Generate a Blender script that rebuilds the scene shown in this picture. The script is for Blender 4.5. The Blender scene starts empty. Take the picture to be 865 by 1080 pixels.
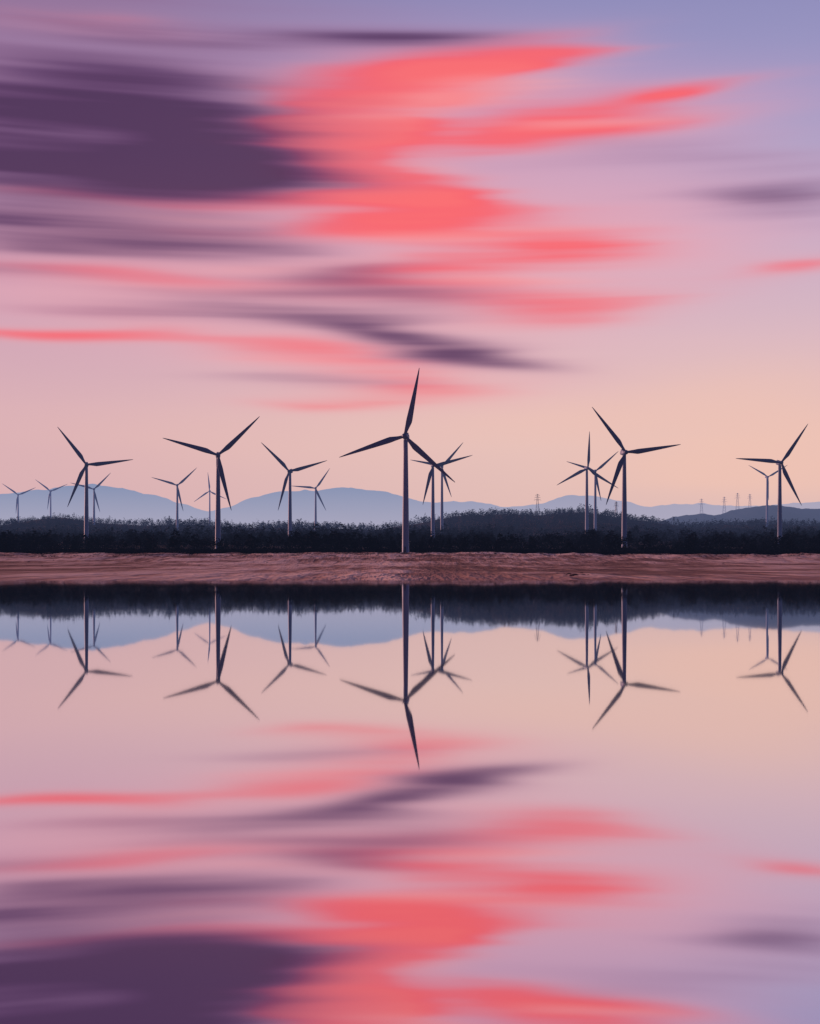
import bpy, bmesh, math, random
import numpy as np
from mathutils import Vector, noise, Matrix
random.seed(4); rng=np.random.default_rng(7)
scene=bpy.context.scene
F=1500.0; CX=432.5; HY=598.0; CAMZ=1.0
def lin(h):
    h=h.lstrip('#'); o=[]
    for i in (0,2,4):
        c=int(h[i:i+2],16)/255
        o.append(c/12.92 if c<=0.04045 else ((c+0.055)/1.055)**2.4)
    return tuple(o)
# ---------------------------------------------------------------- camera
cd=bpy.data.cameras.new("camera"); cam=bpy.data.objects.new("camera",cd)
scene.collection.objects.link(cam); scene.camera=cam
cam.location=(0,0,CAMZ); cam.rotation_euler=(math.radians(90),0,0)
cd.sensor_fit='HORIZONTAL'; cd.sensor_width=36; cd.lens=F/865*36
cd.shift_y=58/865; cd.clip_start=0.1; cd.clip_end=60000
scene.view_settings.view_transform='Standard'
try: scene.view_settings.look='None'
except: pass
scene.view_settings.exposure=0

# ---------------------------------------------------------------- node helper
class NT:
    def __init__(s,nt): s.nt=nt
    def put(s,sock,v):
        if isinstance(v,bpy.types.NodeSocket): s.nt.links.new(v,sock)
        elif v is not None:
            if hasattr(sock.default_value,'__len__') and not hasattr(v,'__len__'): v=(v,)*len(sock.default_value)
            if hasattr(v,'__len__') and len(sock.default_value)==4 and len(v)==3: v=(*v,1)
            sock.default_value=v
    def m(s,op,a,b=None,c=None,clamp=False):
        n=s.nt.nodes.new('ShaderNodeMath'); n.operation=op; n.use_clamp=clamp
        for i,v in enumerate((a,b,c)):
            if v is not None: s.put(n.inputs[i],v)
        return n.outputs[0]
    def v(s,op,a,b=None,c=None):
        n=s.nt.nodes.new('ShaderNodeVectorMath'); n.operation=op
        for i,x in enumerate((a,b,c)):
            if x is not None: s.put(n.inputs[i],x)
        return n.outputs['Value'] if op in('DOT_PRODUCT','LENGTH','DISTANCE') else n.outputs[0]
    def mix(s,f,a,b,blend='MIX'):
        n=s.nt.nodes.new('ShaderNodeMix'); n.data_type='RGBA'; n.blend_type=blend
        s.put(n.inputs[0],f); s.put(n.inputs[6],a); s.put(n.inputs[7],b); return n.outputs[2]
    def rng(s,x,a,b,c=0,d=1,smooth=True):
        n=s.nt.nodes.new('ShaderNodeMapRange'); n.interpolation_type='SMOOTHSTEP' if smooth else 'LINEAR'
        s.put(n.inputs[0],x)
        for i,k in enumerate((a,b,c,d)): n.inputs[i+1].default_value=k
        return n.outputs[0]
    def noise(s,vec,scale=1,detail=2,rough=.5,dim='3D',color=False):
        n=s.nt.nodes.new('ShaderNodeTexNoise'); n.noise_dimensions=dim
        s.put(n.inputs['Vector'],vec); n.inputs['Scale'].default_value=scale
        n.inputs['Detail'].default_value=detail; n.inputs['Roughness'].default_value=rough
        return n.outputs['Color' if color else 0]
    def ramp(s,f,stops,interp='EASE'):
        n=s.nt.nodes.new('ShaderNodeValToRGB'); r=n.color_ramp; r.interpolation=interp
        while len(r.elements)<len(stops): r.elements.new(0.5)
        for e,(p,c) in zip(r.elements,stops): e.position=p; e.color=(*c,1)
        s.put(n.inputs[0],f); return n.outputs[0]
    def sep(s,v):
        n=s.nt.nodes.new('ShaderNodeSeparateXYZ'); s.put(n.inputs[0],v); return n.outputs
    def comb(s,x,y,z=0):
        n=s.nt.nodes.new('ShaderNodeCombineXYZ')
        for i,k in enumerate((x,y,z)): s.put(n.inputs[i],k)
        return n.outputs[0]
def fastmesh(name,V,Fc,mat,smooth=False):
    k=Fc.shape[1]; me=bpy.data.meshes.new(name)
    me.vertices.add(len(V)); me.vertices.foreach_set('co',V.astype(np.float32).ravel())
    me.loops.add(Fc.size); me.loops.foreach_set('vertex_index',Fc.astype(np.int32).ravel())
    me.polygons.add(len(Fc)); me.polygons.foreach_set('loop_start',np.arange(0,Fc.size,k,dtype=np.int32))
    me.polygons.foreach_set('use_smooth',np.full(len(Fc),smooth))
    me.update(calc_edges=True); me.materials.append(mat)
    o=bpy.data.objects.new(name,me); scene.collection.objects.link(o); return o
perm=rng.random((256,256))
def vn(x,y):
    xi=np.floor(x).astype(int); yi=np.floor(y).astype(int); fx=x-xi; fy=y-yi
    fx=fx*fx*fx*(fx*(fx*6-15)+10); fy=fy*fy*fy*(fy*(fy*6-15)+10)
    g=lambda i,j: perm[i%256,j%256]
    return (g(xi,yi)*(1-fx)*(1-fy)+g(xi+1,yi)*fx*(1-fy)+g(xi,yi+1)*(1-fx)*fy+g(xi+1,yi+1)*fx*fy)-.5
def fbm(x,y,o=4):
    s=0;a=1
    for i in range(o): s=s+a*vn(x*2**i+17*i,y*2**i+31*i); a*=.5
    return s

# ---------------------------------------------------------------- world: clear dusk sky
SUN_AZ=-56; SUN_EL=8
w=bpy.data.worlds.new("sky"); scene.world=w; w.use_nodes=True
nt=w.node_tree; nt.nodes.clear(); N=NT(nt)
tc=nt.nodes.new('ShaderNodeTexCoord'); d=N.sep(tc.outputs['Generated'])
tf=N.m('DIVIDE',d[2],.385)
base=N.ramp(tf,[(0,lin('#d8b5b3')),(.08,lin('#e4beb8')),(.22,lin('#e9c4be')),(.40,lin('#dfbcc5')),(.60,lin('#c3afcd')),(.80,lin('#a19dc9')),(1,lin('#8b8bbc'))],'LINEAR')
baseL=N.ramp(tf,[(0,lin('#c8a8b5')),(.10,lin('#dab1b6')),(.28,lin('#deb2b9')),(.5,lin('#c9a1bb')),(.75,lin('#a888b0')),(1,lin('#8a6c94'))],'LINEAR')
base=N.mix(N.rng(d[0],-.30,.12),baseL,base)
dim=N.rng(d[1],-.1,.86,.12,1)
col=N.v('MULTIPLY',base,N.comb(dim,N.m('POWER',dim,.93),N.m('POWER',dim,.62)))
bg1=nt.nodes.new('ShaderNodeBackground'); N.put(bg1.inputs[0],col); bg1.inputs[1].default_value=.95
sk=nt.nodes.new('ShaderNodeTexSky'); sk.sky_type='NISHITA'; sk.sun_disc=False
sk.sun_elevation=math.radians(SUN_EL); sk.sun_rotation=math.radians(SUN_AZ%360)
bg2=nt.nodes.new('ShaderNodeBackground'); N.put(bg2.inputs[0],sk.outputs[0]); bg2.inputs[1].default_value=.003
ad=nt.nodes.new('ShaderNodeAddShader'); nt.links.new(bg1.outputs[0],ad.inputs[0]); nt.links.new(bg2.outputs[0],ad.inputs[1])
wo=nt.nodes.new('ShaderNodeOutputWorld'); nt.links.new(ad.outputs[0],wo.inputs[0])
try: w.cycles.sampling_method='MANUAL'; w.cycles.sample_map_resolution=256
except: pass
sl=bpy.data.lights.new("sun","SUN"); sl.energy=3.4; sl.angle=math.radians(2); sl.color=(1,.50,.42)
so=bpy.data.objects.new("sun",sl); scene.collection.objects.link(so)
a,e=math.radians(SUN_AZ),math.radians(SUN_EL)
sd=Vector((math.sin(a)*math.cos(e),math.cos(a)*math.cos(e),math.sin(e)))
so.rotation_euler=sd.to_track_quat('Z','Y').to_euler(); so.location=(0,0,300)

# ---------------------------------------------------------------- cloud layer (wind-drawn altocumulus) on a far curved sheet
DX=3.2
AZ=np.arange(-1010,1011,DX); TE=np.arange(6,900,1.5)
A,E=np.meshgrid(AZ,TE)
def pos(X,Y):
    u=(X-CX)/F; v=(HY-Y)/F; a=math.atan(u); return a*F, v*math.cos(a)*F
wx=62*fbm(A/420+3,E/24+9,3)+45*fbm(A/150+40,E/50+21,2)
wy=7*fbm(A/300+7,E/30+2,2)+16*fbm(A/190+17,E/60+45,2)
def blobs(lst,src=1.0):
    acc=np.zeros_like(A)
    for b in lst:
        X,Y,rx,ry,amp=b[:5]; rot=math.radians(b[5]) if len(b)>5 else 0
        x,y=pos(X,Y); dx=A+wx*src-x; dy=E+wy*src-y
        c,s=math.cos(rot),math.sin(rot)
        qx=(dx*c-dy*s)/rx; qy=(dx*s+dy*c)/ry
        acc+=amp*np.exp(-(qx*qx+qy*qy))
    return acc
def hblur(D,px):
    k=int(px/DX)|1; ker=np.hanning(k+2)[1:-1]; ker/=ker.sum(); L=D.shape[1]+k-1; n=1<<(L-1).bit_length()
    r=np.fft.irfft(np.fft.rfft(np.pad(D,((0,0),(k//2,k//2)),'edge'),n*2,axis=1)*np.fft.rfft(ker,n*2)[None],n*2,axis=1)
    return r[:,k-1:k-1+D.shape[1]]
mauve=[(0,132,240,64,1.05),(170,90,180,42,.75),(235,162,105,40,.8),(265,193,80,16,.5),(60,18,250,20,.35),(340,42,200,15,.65),(480,46,120,11,.4),(120,190,200,22,.6),
 (200,5,300,10,.25),(20,238,180,24,.85),(170,267,140,15,.7),(-20,290,130,12,.4),
 (250,318,120,18,.65),(385,298,120,13,.6),(450,316,120,14,.55,5),(330,338,120,12,.55),(425,354,110,14,.6,9),(500,374,90,12,.5,6),(570,379,60,7,.25),
 (330,404,120,8,.55),(130,330,130,11,.45),(750,165,120,16,.4,8),(825,208,120,24,.55,8),(620,172,120,12,.25),(250,240,100,15,.25)]
coral=[(540,66,100,22,.95,-9),(440,92,110,32,.95,-12),(610,56,60,12,.5,-4),(385,112,70,38,.95,-15),(355,150,62,42,1.3),(395,186,75,28,1.0,10),(295,210,120,8,.8),
 (140,213,180,6,.7),(450,216,80,15,.8,6),(610,114,150,20,.8,-5),(550,146,130,18,.85,-3),(720,98,80,10,.5,-5),(690,136,90,14,.5,-4),
 (490,245,140,20,.9,-3),(400,238,90,14,.6),(510,286,140,28,.95,-5),(640,264,90,14,.7,-5),(595,324,95,19,1.05,-3),(470,305,100,16,.6),
 (40,354,150,7,.85),(150,347,70,7,.35),(110,328,110,10,.3),(320,368,120,16,.75),(815,287,68,13,.95,-3),(430,410,95,18,.75),(350,430,90,10,.45),(430,385,110,12,.5),
 (70,292,190,10,.45),(280,245,130,20,.5),(130,30,200,14,.35),(230,300,150,16,.4)]
pale=[(450,105,90,18,.7,-10),(560,90,130,14,.6,-6),(620,128,110,9,.6),(440,170,60,22,.5),(460,262,110,10,.6),(560,303,90,8,.6),(300,285,150,11,.55),(150,300,150,11,.5),(640,250,110,13,.45),(350,385,110,6,.45),(180,225,120,6,.4)]
glow=[(430,140,300,110,.9),(430,290,360,85,.85),(100,300,300,60,.7),(720,120,200,55,.4),(430,400,220,45,.45),(680,240,220,50,.55),(200,235,200,40,.45)]
peach=[(700,505,130,26,.7),(850,480,120,40,.8),(560,440,220,40,.5),(780,420,200,60,.6),(200,470,250,50,.4)]
st1=1+.6*fbm(A/420+11,E/16+3,4)+.45*fbm(A/200+1,E/44+33,3)
st2=1+.55*fbm(A/360+51,E/15+13,4)+.5*fbm(A/170+91,E/36+23,3)
M=blobs(mauve)*st1; C=blobs(coral)*st2; G=blobs(glow,.6); PL=blobs(pale)*(1+1.0*fbm(A/300+5,E/12+99,3)); PE=blobs(peach,.8)
far=np.clip((np.abs(A)-470)/200,0,1)+np.clip((E-640)/150,0,1); far=np.clip(far,0,1)*np.clip((E-90)/200,0,1)
M+=far*np.clip(fbm(A/400+5,E/60+60,3)*1.6,0,1); C+=far*np.clip(fbm(A/380+25,E/50+80,3)*1.6,0,1)
def ss(x,a,b):
    t=np.clip((x-a)/(b-a),0,1); return t*t*(3-2*t)
# long-exposure drift: each streak line has its own smear length
k1=ss(fbm(A/500+91,E/14+7,3),-.35,.4); k2=ss(fbm(A/500+31,E/14+47,3),-.35,.4)
M=hblur(M,90)*(1-k1)+hblur(M,250)*k1; C=hblur(C,70)*(1-k2)+hblur(C,210)*k2; PL=hblur(PL,110)
def ramp(x,stops):
    p=[s[0] for s in stops]; c=np.array([lin(s[1]) for s in stops])
    return np.stack([np.interp(x,p,c[:,k]) for k in range(3)],-1)
rgb=np.zeros(A.shape+(3,)); al=np.zeros_like(A)
def over(colr,a_):
    global rgb,al
    rgb=colr*a_[...,None]+rgb*(1-a_[...,None]); al=a_+al*(1-a_)
over(ramp(E,[(0,'#f2c4b2'),(600,'#f2c4b2')]),ss(PE,0,1.2)*.65)
over(ramp(E,[(0,'#e9b2b4'),(300,'#eeaab4'),(600,'#d69abb')]),ss(G,0,1.2)*.62)
over(ramp(C,[(0,'#eea9b0'),(.35,'#f19099'),(.65,'#f5737d'),(1.05,'#fa626b'),(1.6,'#fd6c6e')]),ss(C,-.08,1.3)*.95)
over(ramp(PL,[(0,'#f6b4ba'),(1,'#f8a2a6')]),ss(PL,.05,1.1)*.55)
over(ramp(M,[(0,'#b887a4'),(.3,'#9d6e93'),(.6,'#7e557d'),(.95,'#603e68'),(1.3,'#4c3156')]),ss(M,-.05,1.2)*.94)
edge=ss(1010-np.abs(A),0,250)*ss(900-E,0,200)*ss(E,6,60)
colr=rgb/np.maximum(al,1e-4)[...,None]; al=al*edge
R=32000.; az=A/F; el=np.arctan(E/F)
V=np.stack([R*np.sin(az)*np.cos(el),R*np.cos(az)*np.cos(el),R*np.sin(el)],-1).reshape(-1,3)
nx,ny=len(AZ),len(TE); i=(np.arange(ny-1)[:,None]*nx+np.arange(nx-1)[None,:]).ravel()
mc=bpy.data.materials.new("afterglow_cloud"); mc.use_nodes=True; t=mc.node_tree; t.nodes.clear(); n=NT(t)
at=t.nodes.new('ShaderNodeAttribute'); at.attribute_name='cloud'
em=t.nodes.new('ShaderNodeEmission'); t.links.new(at.outputs['Color'],em.inputs[0])
tr=t.nodes.new('ShaderNodeBsdfTransparent'); mx=t.nodes.new('ShaderNodeMixShader')
t.links.new(at.outputs['Alpha'],mx.inputs[0]); t.links.new(tr.outputs[0],mx.inputs[1]); t.links.new(em.outputs[0],mx.inputs[2])
o=t.nodes.new('ShaderNodeOutputMaterial'); t.links.new(mx.outputs[0],o.inputs[0])
try: mc.cycles.emission_sampling='NONE'
except: pass
clouds=fastmesh("sky_clouds",V,np.stack([i,i+1,i+1+nx,i+nx],1),mc,True)
ca=clouds.data.color_attributes.new('cloud','FLOAT_COLOR','POINT')
ca.data.foreach_set('color',np.concatenate([colr,al[...,None]],-1).reshape(-1).astype(np.float32))

# ---------------------------------------------------------------- materials
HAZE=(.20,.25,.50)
def material(name,build,haze=True,hz=1.0,hcol=HAZE,low=None):
    m=bpy.data.materials.new(name); m.use_nodes=True; t=m.node_tree; t.nodes.clear(); n=NT(t)
    g=t.nodes.new('ShaderNodeNewGeometry'); p=g.outputs['Position']
    sh=build(n,t,p)
    if haze:   # aerial perspective painted in as emission colour, stronger with distance down the valley
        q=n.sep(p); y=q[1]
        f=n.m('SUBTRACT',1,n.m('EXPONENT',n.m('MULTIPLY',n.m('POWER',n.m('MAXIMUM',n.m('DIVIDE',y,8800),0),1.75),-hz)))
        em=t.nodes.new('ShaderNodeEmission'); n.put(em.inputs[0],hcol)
        if low: n.put(em.inputs[0],n.mix(n.rng(q[2],low[0],low[1],0,1,False),low[2],n.mix(n.rng(q[0],-500,3200),hcol,low[3])))  # painted mountain haze turns paler low down and towards the right
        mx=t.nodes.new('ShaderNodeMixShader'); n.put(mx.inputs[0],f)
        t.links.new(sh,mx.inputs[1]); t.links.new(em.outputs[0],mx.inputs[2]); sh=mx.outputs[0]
    o=t.nodes.new('ShaderNodeOutputMaterial'); t.links.new(sh,o.inputs[0])
    try: m.cycles.emission_sampling='NONE'
    except: pass
    return m
def pbsdf(n,t,col,rough,nrm=None,metal=0,spec=.3):
    b=t.nodes.new('ShaderNodeBsdfPrincipled'); n.put(b.inputs['Base Color'],col); n.put(b.inputs['Roughness'],rough)
    b.inputs['Metallic'].default_value=metal; b.inputs['Specular IOR Level'].default_value=spec
    if nrm: t.links.new(nrm,b.inputs['Normal'])
    return b.outputs[0]
def bump(n,t,h,s,dist):
    b=t.nodes.new('ShaderNodeBump'); b.inputs['Strength'].default_value=s; b.inputs['Distance'].default_value=dist
    n.put(b.inputs['Height'],h); return b.outputs[0]
def m_ground(n,t,p):
    a=n.noise(n.v('MULTIPLY',p,(.05,.006,.0)),1,6,.75,'2D'); b=n.noise(n.v('MULTIPLY',p,(.4,.025,.3)),1,4,.65,'2D')
    c0=n.noise(n.v('MULTIPLY',p,(.009,.006,0)),1,4,.6,'2D')
    s_=n.m('ADD',n.m('ADD',n.m('MULTIPLY',a,.4),n.m('MULTIPLY',b,.25)),n.m('MULTIPLY',c0,.35))
    s_=n.m('ADD',s_,n.rng(n.sep(p)[0],-100,220,-.008,.02))  # brighter light on the right-hand sand, painted into its colour
    sand=n.ramp(s_,[(.43,(.20,.10,.08)),(.475,(.42,.24,.19)),(.505,(.66,.41,.33)),(.55,(.88,.64,.54))],'LINEAR')
    y=n.sep(p)[1]
    wet=n.rng(n.m('ADD',n.sep(p)[2],n.m('MULTIPLY',n.m('SUBTRACT',a,.5),1.6)),-.2,.4); sand=n.mix(wet,(.42,.23,.195),sand)
    soil=n.mix(b,(.010,.012,.018),(.022,.024,.028))
    edge=n.rng(n.m('MULTIPLY_ADD',n.m('SUBTRACT',a,.5),420,y),985,1030)
    tuft=n.m('MULTIPLY',n.rng(n.noise(n.v('MULTIPLY',p,(.12,.02,0)),1,4,.7,'2D'),.54,.60),n.rng(y,500,900))
    c=n.mix(n.m('MAXIMUM',edge,n.m('MULTIPLY',tuft,.8)),sand,soil)
    return pbsdf(n,t,c,.9,bump(n,t,n.m('ADD',b,n.m('MULTIPLY',a,2)),.9,3),0,.1)
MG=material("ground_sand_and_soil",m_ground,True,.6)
def m_water(n,t,p):
    g=t.nodes.new('ShaderNodeBsdfGlossy'); n.put(g.inputs['Color'],(.93,.93,.95)); g.inputs['Roughness'].default_value=.022
    b=t.nodes.new('ShaderNodeBsdfDiffuse'); n.put(b.inputs[0],(.02,.02,.035))
    lw=t.nodes.new('ShaderNodeLayerWeight'); lw.inputs[0].default_value=.5
    mx=t.nodes.new('ShaderNodeMixShader'); n.put(mx.inputs[0],n.rng(lw.outputs['Facing'],.65,1,.87,.99,False))
    t.links.new(b.outputs[0],mx.inputs[1]); t.links.new(g.outputs[0],mx.inputs[2]); return mx.outputs[0]
MW=material("still_water",m_water,False)
def m_leaf(n,t,p):
    a=n.noise(p,.09,4,.7)
    c=n.mix(n.rng(a,.35,.68),(.004,.005,.011),(.011,.014,.024))
    return pbsdf(n,t,c,.95,None,0,.01)
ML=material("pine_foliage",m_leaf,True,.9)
def m_mtn(n,t,p):
    a=n.noise(n.v('MULTIPLY',p,(.0012,.0012,.004)),1,6,.6)
    return pbsdf(n,t,n.mix(n.rng(a,.35,.65),(.02,.03,.03),(.07,.08,.10)),.95,None,0,0)
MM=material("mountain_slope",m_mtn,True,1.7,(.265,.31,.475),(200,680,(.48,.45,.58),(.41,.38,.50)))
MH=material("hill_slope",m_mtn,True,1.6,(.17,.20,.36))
def m_turb(n,t,p):
    a=n.noise(p,.25,3,.6); c=n.mix(a,(.18,.23,.36),(.24,.29,.42))
    return pbsdf(n,t,c,.5,None,0,.3)
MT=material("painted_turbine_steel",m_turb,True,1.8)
def m_blade(n,t,p):
    a=n.noise(p,.3,3,.6); c=n.mix(a,(.10,.12,.23),(.15,.17,.29))
    return pbsdf(n,t,c,.5,None,0,.25)
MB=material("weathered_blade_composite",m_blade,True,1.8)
MS=material("galvanised_steel",lambda n,t,p:pbsdf(n,t,n.mix(n.noise(p,.5),(.08,.08,.09),(.16,.16,.17)),.5,None,.3))
MR=material("shore_rock",lambda n,t,p:pbsdf(n,t,n.mix(n.noise(p,2,4),(.04,.035,.035),(.16,.12,.11)),.9))
def mkobj(name,verts,faces,mat,parent=None,smooth=False):
    me=bpy.data.meshes.new(name); me.from_pydata(verts,[],faces); me.materials.append(mat)
    me.update(); o=bpy.data.objects.new(name,me); scene.collection.objects.link(o)
    return o
# ---------------------------------------------------------------- terrain
RX=[-900,-300,0,40,70,110,150,200,260,300,400,440,480,530,570,600,640,690,730,760,865,1200,1700]
RY=[552,548,549,543,541,545,548,547,551,550,552,547,540,536,538,534,538,545,551,550,548,545,552]
D0=[107,150,300,600,800,960,1240,1500,1800,2400,3000]
A0=[-14,-7,0.5,8,11.5,13.2,19,24,26,31,47]
def height(x,y):
    x=np.asarray(x,float); y=np.asarray(y,float)
    dd=np.clip(y,107,3000); a=np.interp(dd,D0,A0)
    X=CX+F*x/np.maximum(y,900)
    top=598-np.interp(X,RX,RY)-5.5
    k=np.clip((dd-1700)/1300,0,1)
    a=a+(top-47)*k*k*(3-2*k)
    z=CAMZ+a*dd/F
    z=np.where(y<=107,(y-107)*.02,z); z=np.maximum(z,-3)
    z=np.where(y<-350,(-350-y)*.02-3,z); z=np.where(y<-350,np.minimum(z,25),z)
    z=np.where(y>3150, 60+(z-60)*np.clip(1-(y-3150)/900,0,1),z)
    side=(np.abs(x)-2500)*.02; z=np.where((y<400)&(side>z),np.minimum(side,20),z)
    amp=np.interp(y,[110,250,600,1000,2000,3000,3200],[.05,.2,.9,1.5,6,9,4])
    amp=np.where(y<110,.02,amp)
    near=np.interp(y,[400,700,950,1300],[.8,1.9,2.3,.3])
    z=z+amp*(fbm(x/190,y/120,3)*.9)+near*np.minimum(amp,1.)*fbm(x/14,y/26,3)*.8
    return z
def axis(hi,dens):
    v=[]
    for s,e_,st in dens: v+=list(np.arange(s,e_,st))
    return np.array(v+[hi])
xs=axis(25000,[(-25000,-3000,1500),(-3000,-900,70),(-900,-340,16),(-340,340,4),(340,900,16),(900,3000,70),(3000,25000,1500)])
ys=axis(25000,[(-25000,-1000,1500),(-1000,-100,60),(-100,80,20),(80,260,3),(260,1100,6),(1100,2000,20),(2000,4200,50),(4200,25000,1000)])
XX,YY=np.meshgrid(xs,ys); ZZ=height(XX,YY)
V=np.stack([XX,YY,ZZ],-1).reshape(-1,3); nx,ny=len(xs),len(ys)
i=np.arange(ny-1)[:,None]*nx+np.arange(nx-1)[None,:]; i=i.ravel()
ground=fastmesh("ground",V,np.stack([i,i+1,i+1+nx,i+nx],1),MG,True)
lake=mkobj("lake",[(-3400,-480,0),(3400,-480,0),(3400,330,0),(-3400,330,0)],[(0,1,2,3)],MW)

# ---------------------------------------------------------------- mountains and hill
def ridge(name,X,Y,dist,depth,rough,fine,xr,mat,n=700,rows=26,base=40,jag=0):
    Xp=np.linspace(*xr,n); prof=(598-np.interp(Xp,X,Y))
    ker=np.hanning(19); ker/=ker.sum(); prof=np.convolve(np.pad(prof,9,'edge'),ker,'valid')
    prof=prof+jag*fbm(Xp/38,Xp*0+3,5)
    vs=[]
    for r in range(rows):
        s=(r/(rows-1))*2-1
        y=dist+s*depth; h=max(0,1-abs(s))**.8
        x=(Xp-CX)/F*dist
        top=CAMZ+prof*dist/F
        z=base+(top-base)*h*(1+.5*(1-h)*fbm(x/rough,np.full(n,s*3+9),4))+fine*h*(fbm(x/(fine*9),np.full(n,s*5.+3),4))
        vs.append(np.stack([x,np.full(n,y),z],-1))
    V=np.concatenate(vs); i=(np.arange(rows-1)[:,None]*n+np.arange(n-1)[None,:]).ravel()
    return fastmesh(name,V,np.stack([i,i+1,i+1+n,i+n],1),mat,True)
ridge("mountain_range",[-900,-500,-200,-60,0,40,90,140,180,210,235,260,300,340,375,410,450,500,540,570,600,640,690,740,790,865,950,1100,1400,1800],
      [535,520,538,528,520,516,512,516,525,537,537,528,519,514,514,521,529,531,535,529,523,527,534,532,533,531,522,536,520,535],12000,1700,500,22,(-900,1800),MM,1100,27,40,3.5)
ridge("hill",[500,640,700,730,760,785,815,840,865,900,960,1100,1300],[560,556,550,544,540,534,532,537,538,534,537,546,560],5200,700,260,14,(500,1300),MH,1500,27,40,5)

# ---------------------------------------------------------------- vegetation
def template(kind,nf):
    T=[]
    if kind=='pine':
        for k in range(nf):
            h=.14+.86*random.random()**.9; r=(.30*(1-h)**.7+.03)*(.55+.6*random.random())
            an=random.random()*6.283; T.append((r*math.cos(an),r*math.sin(an),h,.10+.05*(1-h)))
    elif kind=='round':
        cl=[(random.uniform(-.2,.2),random.uniform(-.2,.2),random.uniform(.45,.85),random.uniform(.14,.24)) for _ in range(6)]
        for k in range(nf):
            c=random.choice(cl); v=Vector([random.gauss(0,1) for _ in range(3)]).normalized()*c[3]*random.uniform(.6,1.1)
            T.append((c[0]+v.x,c[1]+v.y,c[2]+v.z,.10))
    else:
        for k in range(nf):
            an=random.random()*6.283; r=.75*random.random()**.5
            T.append((r*math.cos(an),r*math.sin(an),(1-r*.8)*random.uniform(.1,1),.26))
    P=[]
    for x,y,z,s in T:
        for _ in range(3):
            v=Vector([random.gauss(0,1) for _ in range(3)]).normalized()*s
            P.append((x+v.x,y+v.y,max(0,z+v.z*.8)))
    if kind!='shrub':
        for j in range(3):
            a0=j*2.094; a1=(j+1)*2.094
            P+= [(.025*math.cos(a0),.025*math.sin(a0),-.05),(.025*math.cos(a1),.025*math.sin(a1),-.05),(0,0,.8)]
    return np.array(P)
def scatter(name,temps,X,Y,H,W=None):
    out=[]; t=rng.integers(0,len(temps),len(X)); rot=rng.random(len(X))*6.283
    Z=height(X,Y)-.3
    for k,T in enumerate(temps):
        s=t==k; c=np.cos(rot[s])[:,None]; sn=np.sin(rot[s])[:,None]; h=H[s][:,None]; wd=h*(W[s][:,None] if W is not None else 1)
        x=(T[None,:,0]*c-T[None,:,1]*sn)*wd+X[s][:,None]; y=(T[None,:,0]*sn+T[None,:,1]*c)*wd+Y[s][:,None]; z=T[None,:,2]*h+Z[s][:,None]
        out.append(np.stack([x,y,z],-1).reshape(-1,3))
    V=np.concatenate(out); return fastmesh(name,V,np.arange(len(V)).reshape(-1,3),ML)
def spots(n,y0,y1,half=.36,clump=None,thr=-.5):
    Y=np.sqrt(rng.random(n)*(y1**2-y0**2)+y0**2); X=(rng.random(n)*2-1)*half*Y
    if clump: k=fbm(X/clump,Y/clump,3)>thr; X,Y=X[k],Y[k]
    return X,Y
pines=[template('pine',70) for _ in range(5)]+[template('round',70) for _ in range(4)]
small=[template('pine',30) for _ in range(5)]+[template('round',30) for _ in range(4)]
X1,Y1=spots(3000,1060,1560,.38,60,-.25); H1=5.5+5*rng.random(len(X1))+4*rng.random(len(X1))**4+11*fbm(X1/60,Y1/80,3)
X2,Y2=spots(12500,1650,3250,.38,130,-.55); H2=7+6*rng.random(len(X2))+8*rng.random(len(X2))**6+13*fbm(X2/110,Y2/120,3)
scatter("pine_forest",pines,X1,Y1,np.clip(H1,2.5,17),np.full(len(X1),1.15))
scatter("distant_pine_forest",small,X2,Y2,np.clip(H2,4,22),np.full(len(X2),1.2))
shr=[template('shrub',26) for _ in range(5)]
X3,Y3=spots(5200,1000,1180,.38); H3=1.3+2.2*rng.random(len(X3))
X4,Y4=spots(1500,740,1000,.38,40,.05); H4=.4+1.0*rng.random(len(X4))
scatter("shrub_thicket",shr,np.r_[X3,X4],np.r_[Y3,Y4],np.r_[H3,H4],np.r_[np.full(len(X3),1.5),np.full(len(X4),1.6)])

# ---------------------------------------------------------------- wind turbines
def blade_mesh():
    L=48.0; secs=[]
    for k in range(22):
        t=k/21; r=1.2+t*(L-1.2)
        if t<.2: c=2.0+2.4*(t/.2)**1.3; th=2.0-1.1*(t/.2)
        else: c=4.4*(1-(t-.2)/.8)**.8*.92+.36; th=.9*(1-(t-.2)/.8)+.12
        rd=max(0,1-t/.16); tw=math.radians(16*(1-t)**2+2)
        ring=[]
        for j in range(14):
            a=j/14*2*math.pi; cx=math.cos(a); sy=math.sin(a)
            x=cx*c/2 + (c*.18 if t>.0 else 0)*(1-rd); f=1-.55*max(0,cx)*(1-rd)
            y=sy*th/2*f
            xr=x*math.cos(tw)-y*math.sin(tw); yr=x*math.sin(tw)+y*math.cos(tw)
            ring.append((xr,yr-1.6*t*t,r))
        secs.append(ring)
    V=[v for s in secs for v in s]; Fc=[]
    for k in range(21):
        for j in range(14): Fc.append((k*14+j,k*14+(j+1)%14,(k+1)*14+(j+1)%14,(k+1)*14+j))
    Fc.append(tuple(range(13,-1,-1))); Fc.append(tuple(21*14+j for j in range(14)))
    return V,Fc
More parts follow.
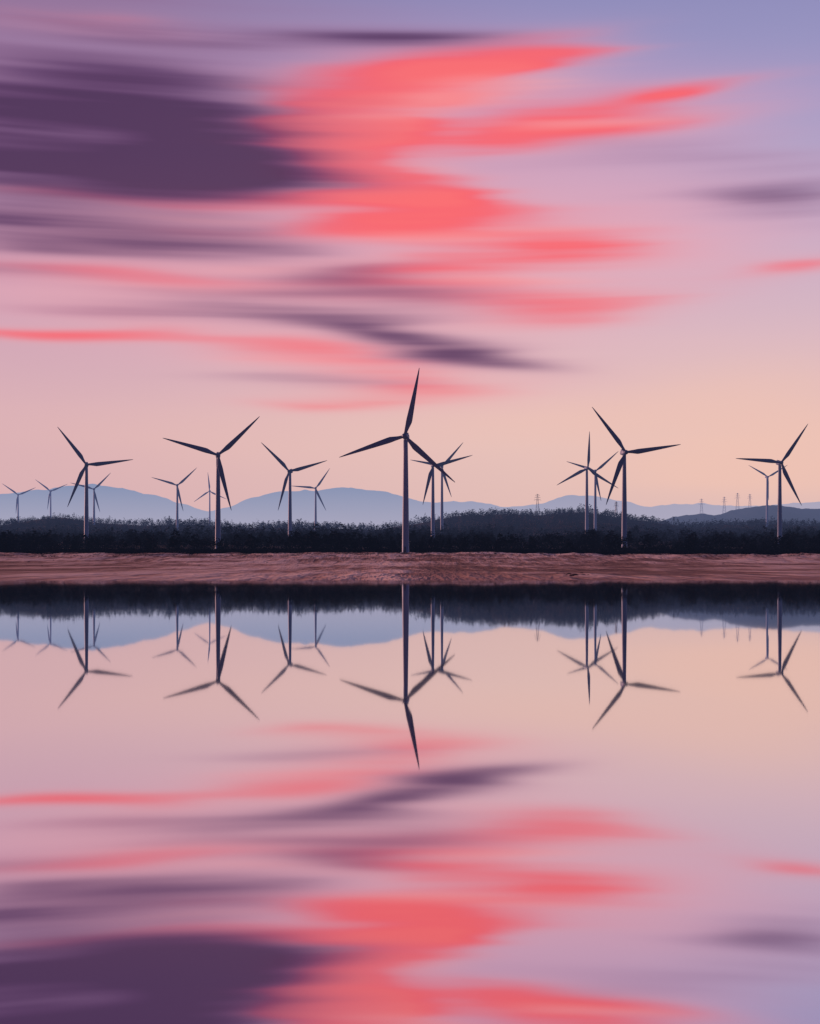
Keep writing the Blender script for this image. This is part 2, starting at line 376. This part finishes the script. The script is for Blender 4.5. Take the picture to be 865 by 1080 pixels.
def lathe(prof,n=32,ax='Z'):
    V=[];Fc=[]
    for r,z in prof:
        for j in range(n):
            a=j/n*2*math.pi
            V.append((r*math.cos(a),r*math.sin(a),z) if ax=='Z' else (r*math.cos(a),z,r*math.sin(a)))
    for k in range(len(prof)-1):
        for j in range(n): Fc.append((k*n+j,k*n+(j+1)%n,(k+1)*n+(j+1)%n,(k+1)*n+j))
    Fc.append(tuple(range(n))); Fc.append(tuple((len(prof)-1)*n+j for j in range(n)))
    return V,Fc
bv,bf=blade_mesh()
def mesh(name,V,Fc,mat,smooth=True):
    me=bpy.data.meshes.new(name); me.from_pydata(V,[],Fc); me.materials.append(mat)
    bm=bmesh.new(); bm.from_mesh(me); bmesh.ops.recalc_face_normals(bm,faces=bm.faces); bm.to_mesh(me); bm.free()
    if smooth: me.polygons.foreach_set('use_smooth',[True]*len(me.polygons))
    me.update(); return me
me_blade=mesh("blade",bv,bf,MB)
me_hub=mesh("rotor_hub",*lathe([(.05,-3.4),(.8,-3.2),(1.5,-2.5),(1.95,-1.4),(2.0,0),(1.9,1.2),(1.4,1.5)],24,'Y'),MB)
nv=[];nf=[];K=16
for (y,wx_,hz_,zo) in [(1.4,1.2,1.2,0),(1.8,1.7,1.7,.05),(4,2.0,2.1,.2),(8,2.0,2.1,.25),(11,1.7,1.7,.35),(12.2,1.2,1.1,.5)]:
    for j in range(K):
        a=j/K*2*math.pi; c,s=math.cos(a),math.sin(a); q=(abs(c)**4+abs(s)**4)**-.25
        nv.append((c*q*wx_,y,s*q*hz_+zo))
for k in range(5):
    for j in range(K): nf.append((k*K+j,k*K+(j+1)%K,(k+1)*K+(j+1)%K,(k+1)*K+j))
nf+= [tuple(range(K)),tuple(5*K+j for j in range(K))]
def addbox(V,Fc,x0,x1,y0,y1,z0,z1):
    b=len(V); V+=[(x,y,z) for z in(z0,z1) for y in(y0,y1) for x in(x0,x1)]
    Fc+=[tuple(b+i for i in f) for f in((0,2,3,1),(4,5,7,6),(0,1,5,4),(2,6,7,3),(0,4,6,2),(1,3,7,5))]
addbox(nv,nf,-1.2,1.2,8.2,10.5,2.2,3.2); addbox(nv,nf,-.08,.08,11,11.16,2.0,4.2)
me_nac=mesh("nacelle",nv,nf,MT,False)
def turbine(hx,hy,by,bl,ang,yaw=0):
    dist=48/bl*F
    x=(hx-CX)/F*dist; zh=CAMZ+(HY-hy)/F*dist
    zb=float(height(np.array([x]),np.array([dist]))[0])-.5
    root=bpy.data.objects.new("wind_turbine",None); scene.collection.objects.link(root)
    root.location=(x,dist,zb); root.rotation_euler=(0,0,math.radians(yaw)); root.empty_display_size=5
    H=zh-zb
    def ch(name,me,loc,rot=(0,0,0)):
        o=bpy.data.objects.new(name,me); scene.collection.objects.link(o); o.parent=root; o.location=loc; o.rotation_euler=rot; return o
    prof=[(3.6,0),(3.6,.8),(2.55,.82)]+[(2.5-1.0*(k/8)**1.1,.9+(H-3)*(k/8)) for k in range(9)]
    prof=[(r,min(z,H-1.7)) for r,z in prof]
    ch("tower",mesh("tower",*lathe(prof,32),MT),(0,4.0,0))
    dv=[];df=[]; addbox(dv,df,-.55,.55,-2.62,-2.45,2.2,4.6); addbox(dv,df,-.9,.9,-4.3,-2.5,.8,2.1)
    ch("tower_door_and_steps",mesh("tower_door",dv,df,MS,False),(0,4.0,0))
    ch("nacelle",me_nac,(0,0,H)); ch("rotor_hub",me_hub,(0,0,H))
    for k in range(3):
        b=math.radians(90-(ang+120*k)); ch("blade_%d"%(k+1),me_blade,(0,-.6,H),(0,b,0))
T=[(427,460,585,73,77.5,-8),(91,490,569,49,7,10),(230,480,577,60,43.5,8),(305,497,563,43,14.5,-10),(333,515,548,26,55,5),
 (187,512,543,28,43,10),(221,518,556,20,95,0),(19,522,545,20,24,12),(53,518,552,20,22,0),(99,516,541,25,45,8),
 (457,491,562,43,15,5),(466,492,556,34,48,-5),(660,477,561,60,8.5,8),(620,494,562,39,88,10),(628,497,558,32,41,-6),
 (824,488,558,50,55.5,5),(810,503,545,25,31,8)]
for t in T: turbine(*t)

# ---------------------------------------------------------------- lattice transmission towers
def lattice(hgt):
    V=[];Fc=[]
    def bar(a,b,r):
        a=Vector(a);b=Vector(b);d_=(b-a).normalized(); u=d_.orthogonal().normalized()*r; v=d_.cross(u)
        k=len(V)
        for p in(a,b):
            for q in(u,v,-u,-v): V.append(tuple(p+q))
        for j in range(4): Fc.append((k+j,k+(j+1)%4,k+4+(j+1)%4,k+4+j))
    lv=7; W=lambda t:hgt*(.08*(1-t)**1.2+.016)
    for k in range(lv):
        t0,t1=k/lv,(k+1)/lv; a,b=W(t0),W(t1); z0,z1=t0*hgt,t1*hgt
        c0=[(-a,-a,z0),(a,-a,z0),(a,a,z0),(-a,a,z0)]; c1=[(-b,-b,z1),(b,-b,z1),(b,b,z1),(-b,b,z1)]
        for j in range(4):
            bar(c0[j],c1[j],.3); bar(c0[j],c1[(j+1)%4],.15); bar(c1[j],c1[(j+1)%4],.15)
    for z,l in((.74,.15),(.85,.12),(.95,.09)):
        for s in(-1,1):
            bar((0,-.5,z*hgt),(s*l*hgt,0,z*hgt),.25); bar((0,.5,z*hgt+1.4),(s*l*hgt,0,z*hgt),.25); bar((s*l*hgt,0,z*hgt),(s*l*hgt,0,z*hgt-2),.2)
    return V,Fc
for X,ytop,ybase,dist in [(567,521,540,3050),(650,529,543,3050),(740,526,544,5100),(764,524,540,5150),(778,520,536,5150),(791,521,534,5200)]:
    x=(X-CX)/F*dist
    zb=float(height(np.array([x]),np.array([dist]))[0])-2 if dist<4000 else CAMZ+(HY-ybase-4)/F*dist
    zt=CAMZ+(HY-ytop)/F*dist
    o=bpy.data.objects.new("transmission_tower",mesh("transmission_tower",*lattice(zt-zb),MS,False)); scene.collection.objects.link(o)
    o.location=(x,dist,zb); o.rotation_euler=(0,0,random.uniform(-.5,.5))

# ---------------------------------------------------------------- rocks on the beach
V=[];Fc=[]
for k in range(40):
    if k<14: y=random.uniform(128,160); x=(random.gauss(605,10)-CX)/F*y; s=random.uniform(.06,.2)
    else: y=random.uniform(300,700); x=random.uniform(-.34,.34)*y; s=random.uniform(.1,.3)
    z=float(height(np.array([x]),np.array([y]))[0]); bm=bmesh.new(); bmesh.ops.create_icosphere(bm,subdivisions=2,radius=s)
    b=len(V); o=random.random()*50
    for v in bm.verts:
        q=1+.5*noise.noise(v.co/s*1.1+Vector((o,0,0))); V.append((v.co.x*q*1.6+x,v.co.y*q+y,v.co.z*q*.7+z+s*.15))
    bm.verts.index_update()
    Fc+=[tuple(b+v.index for v in f.verts) for f in bm.faces]; bm.free()
mkobj("beach_rocks",V,Fc,MR)
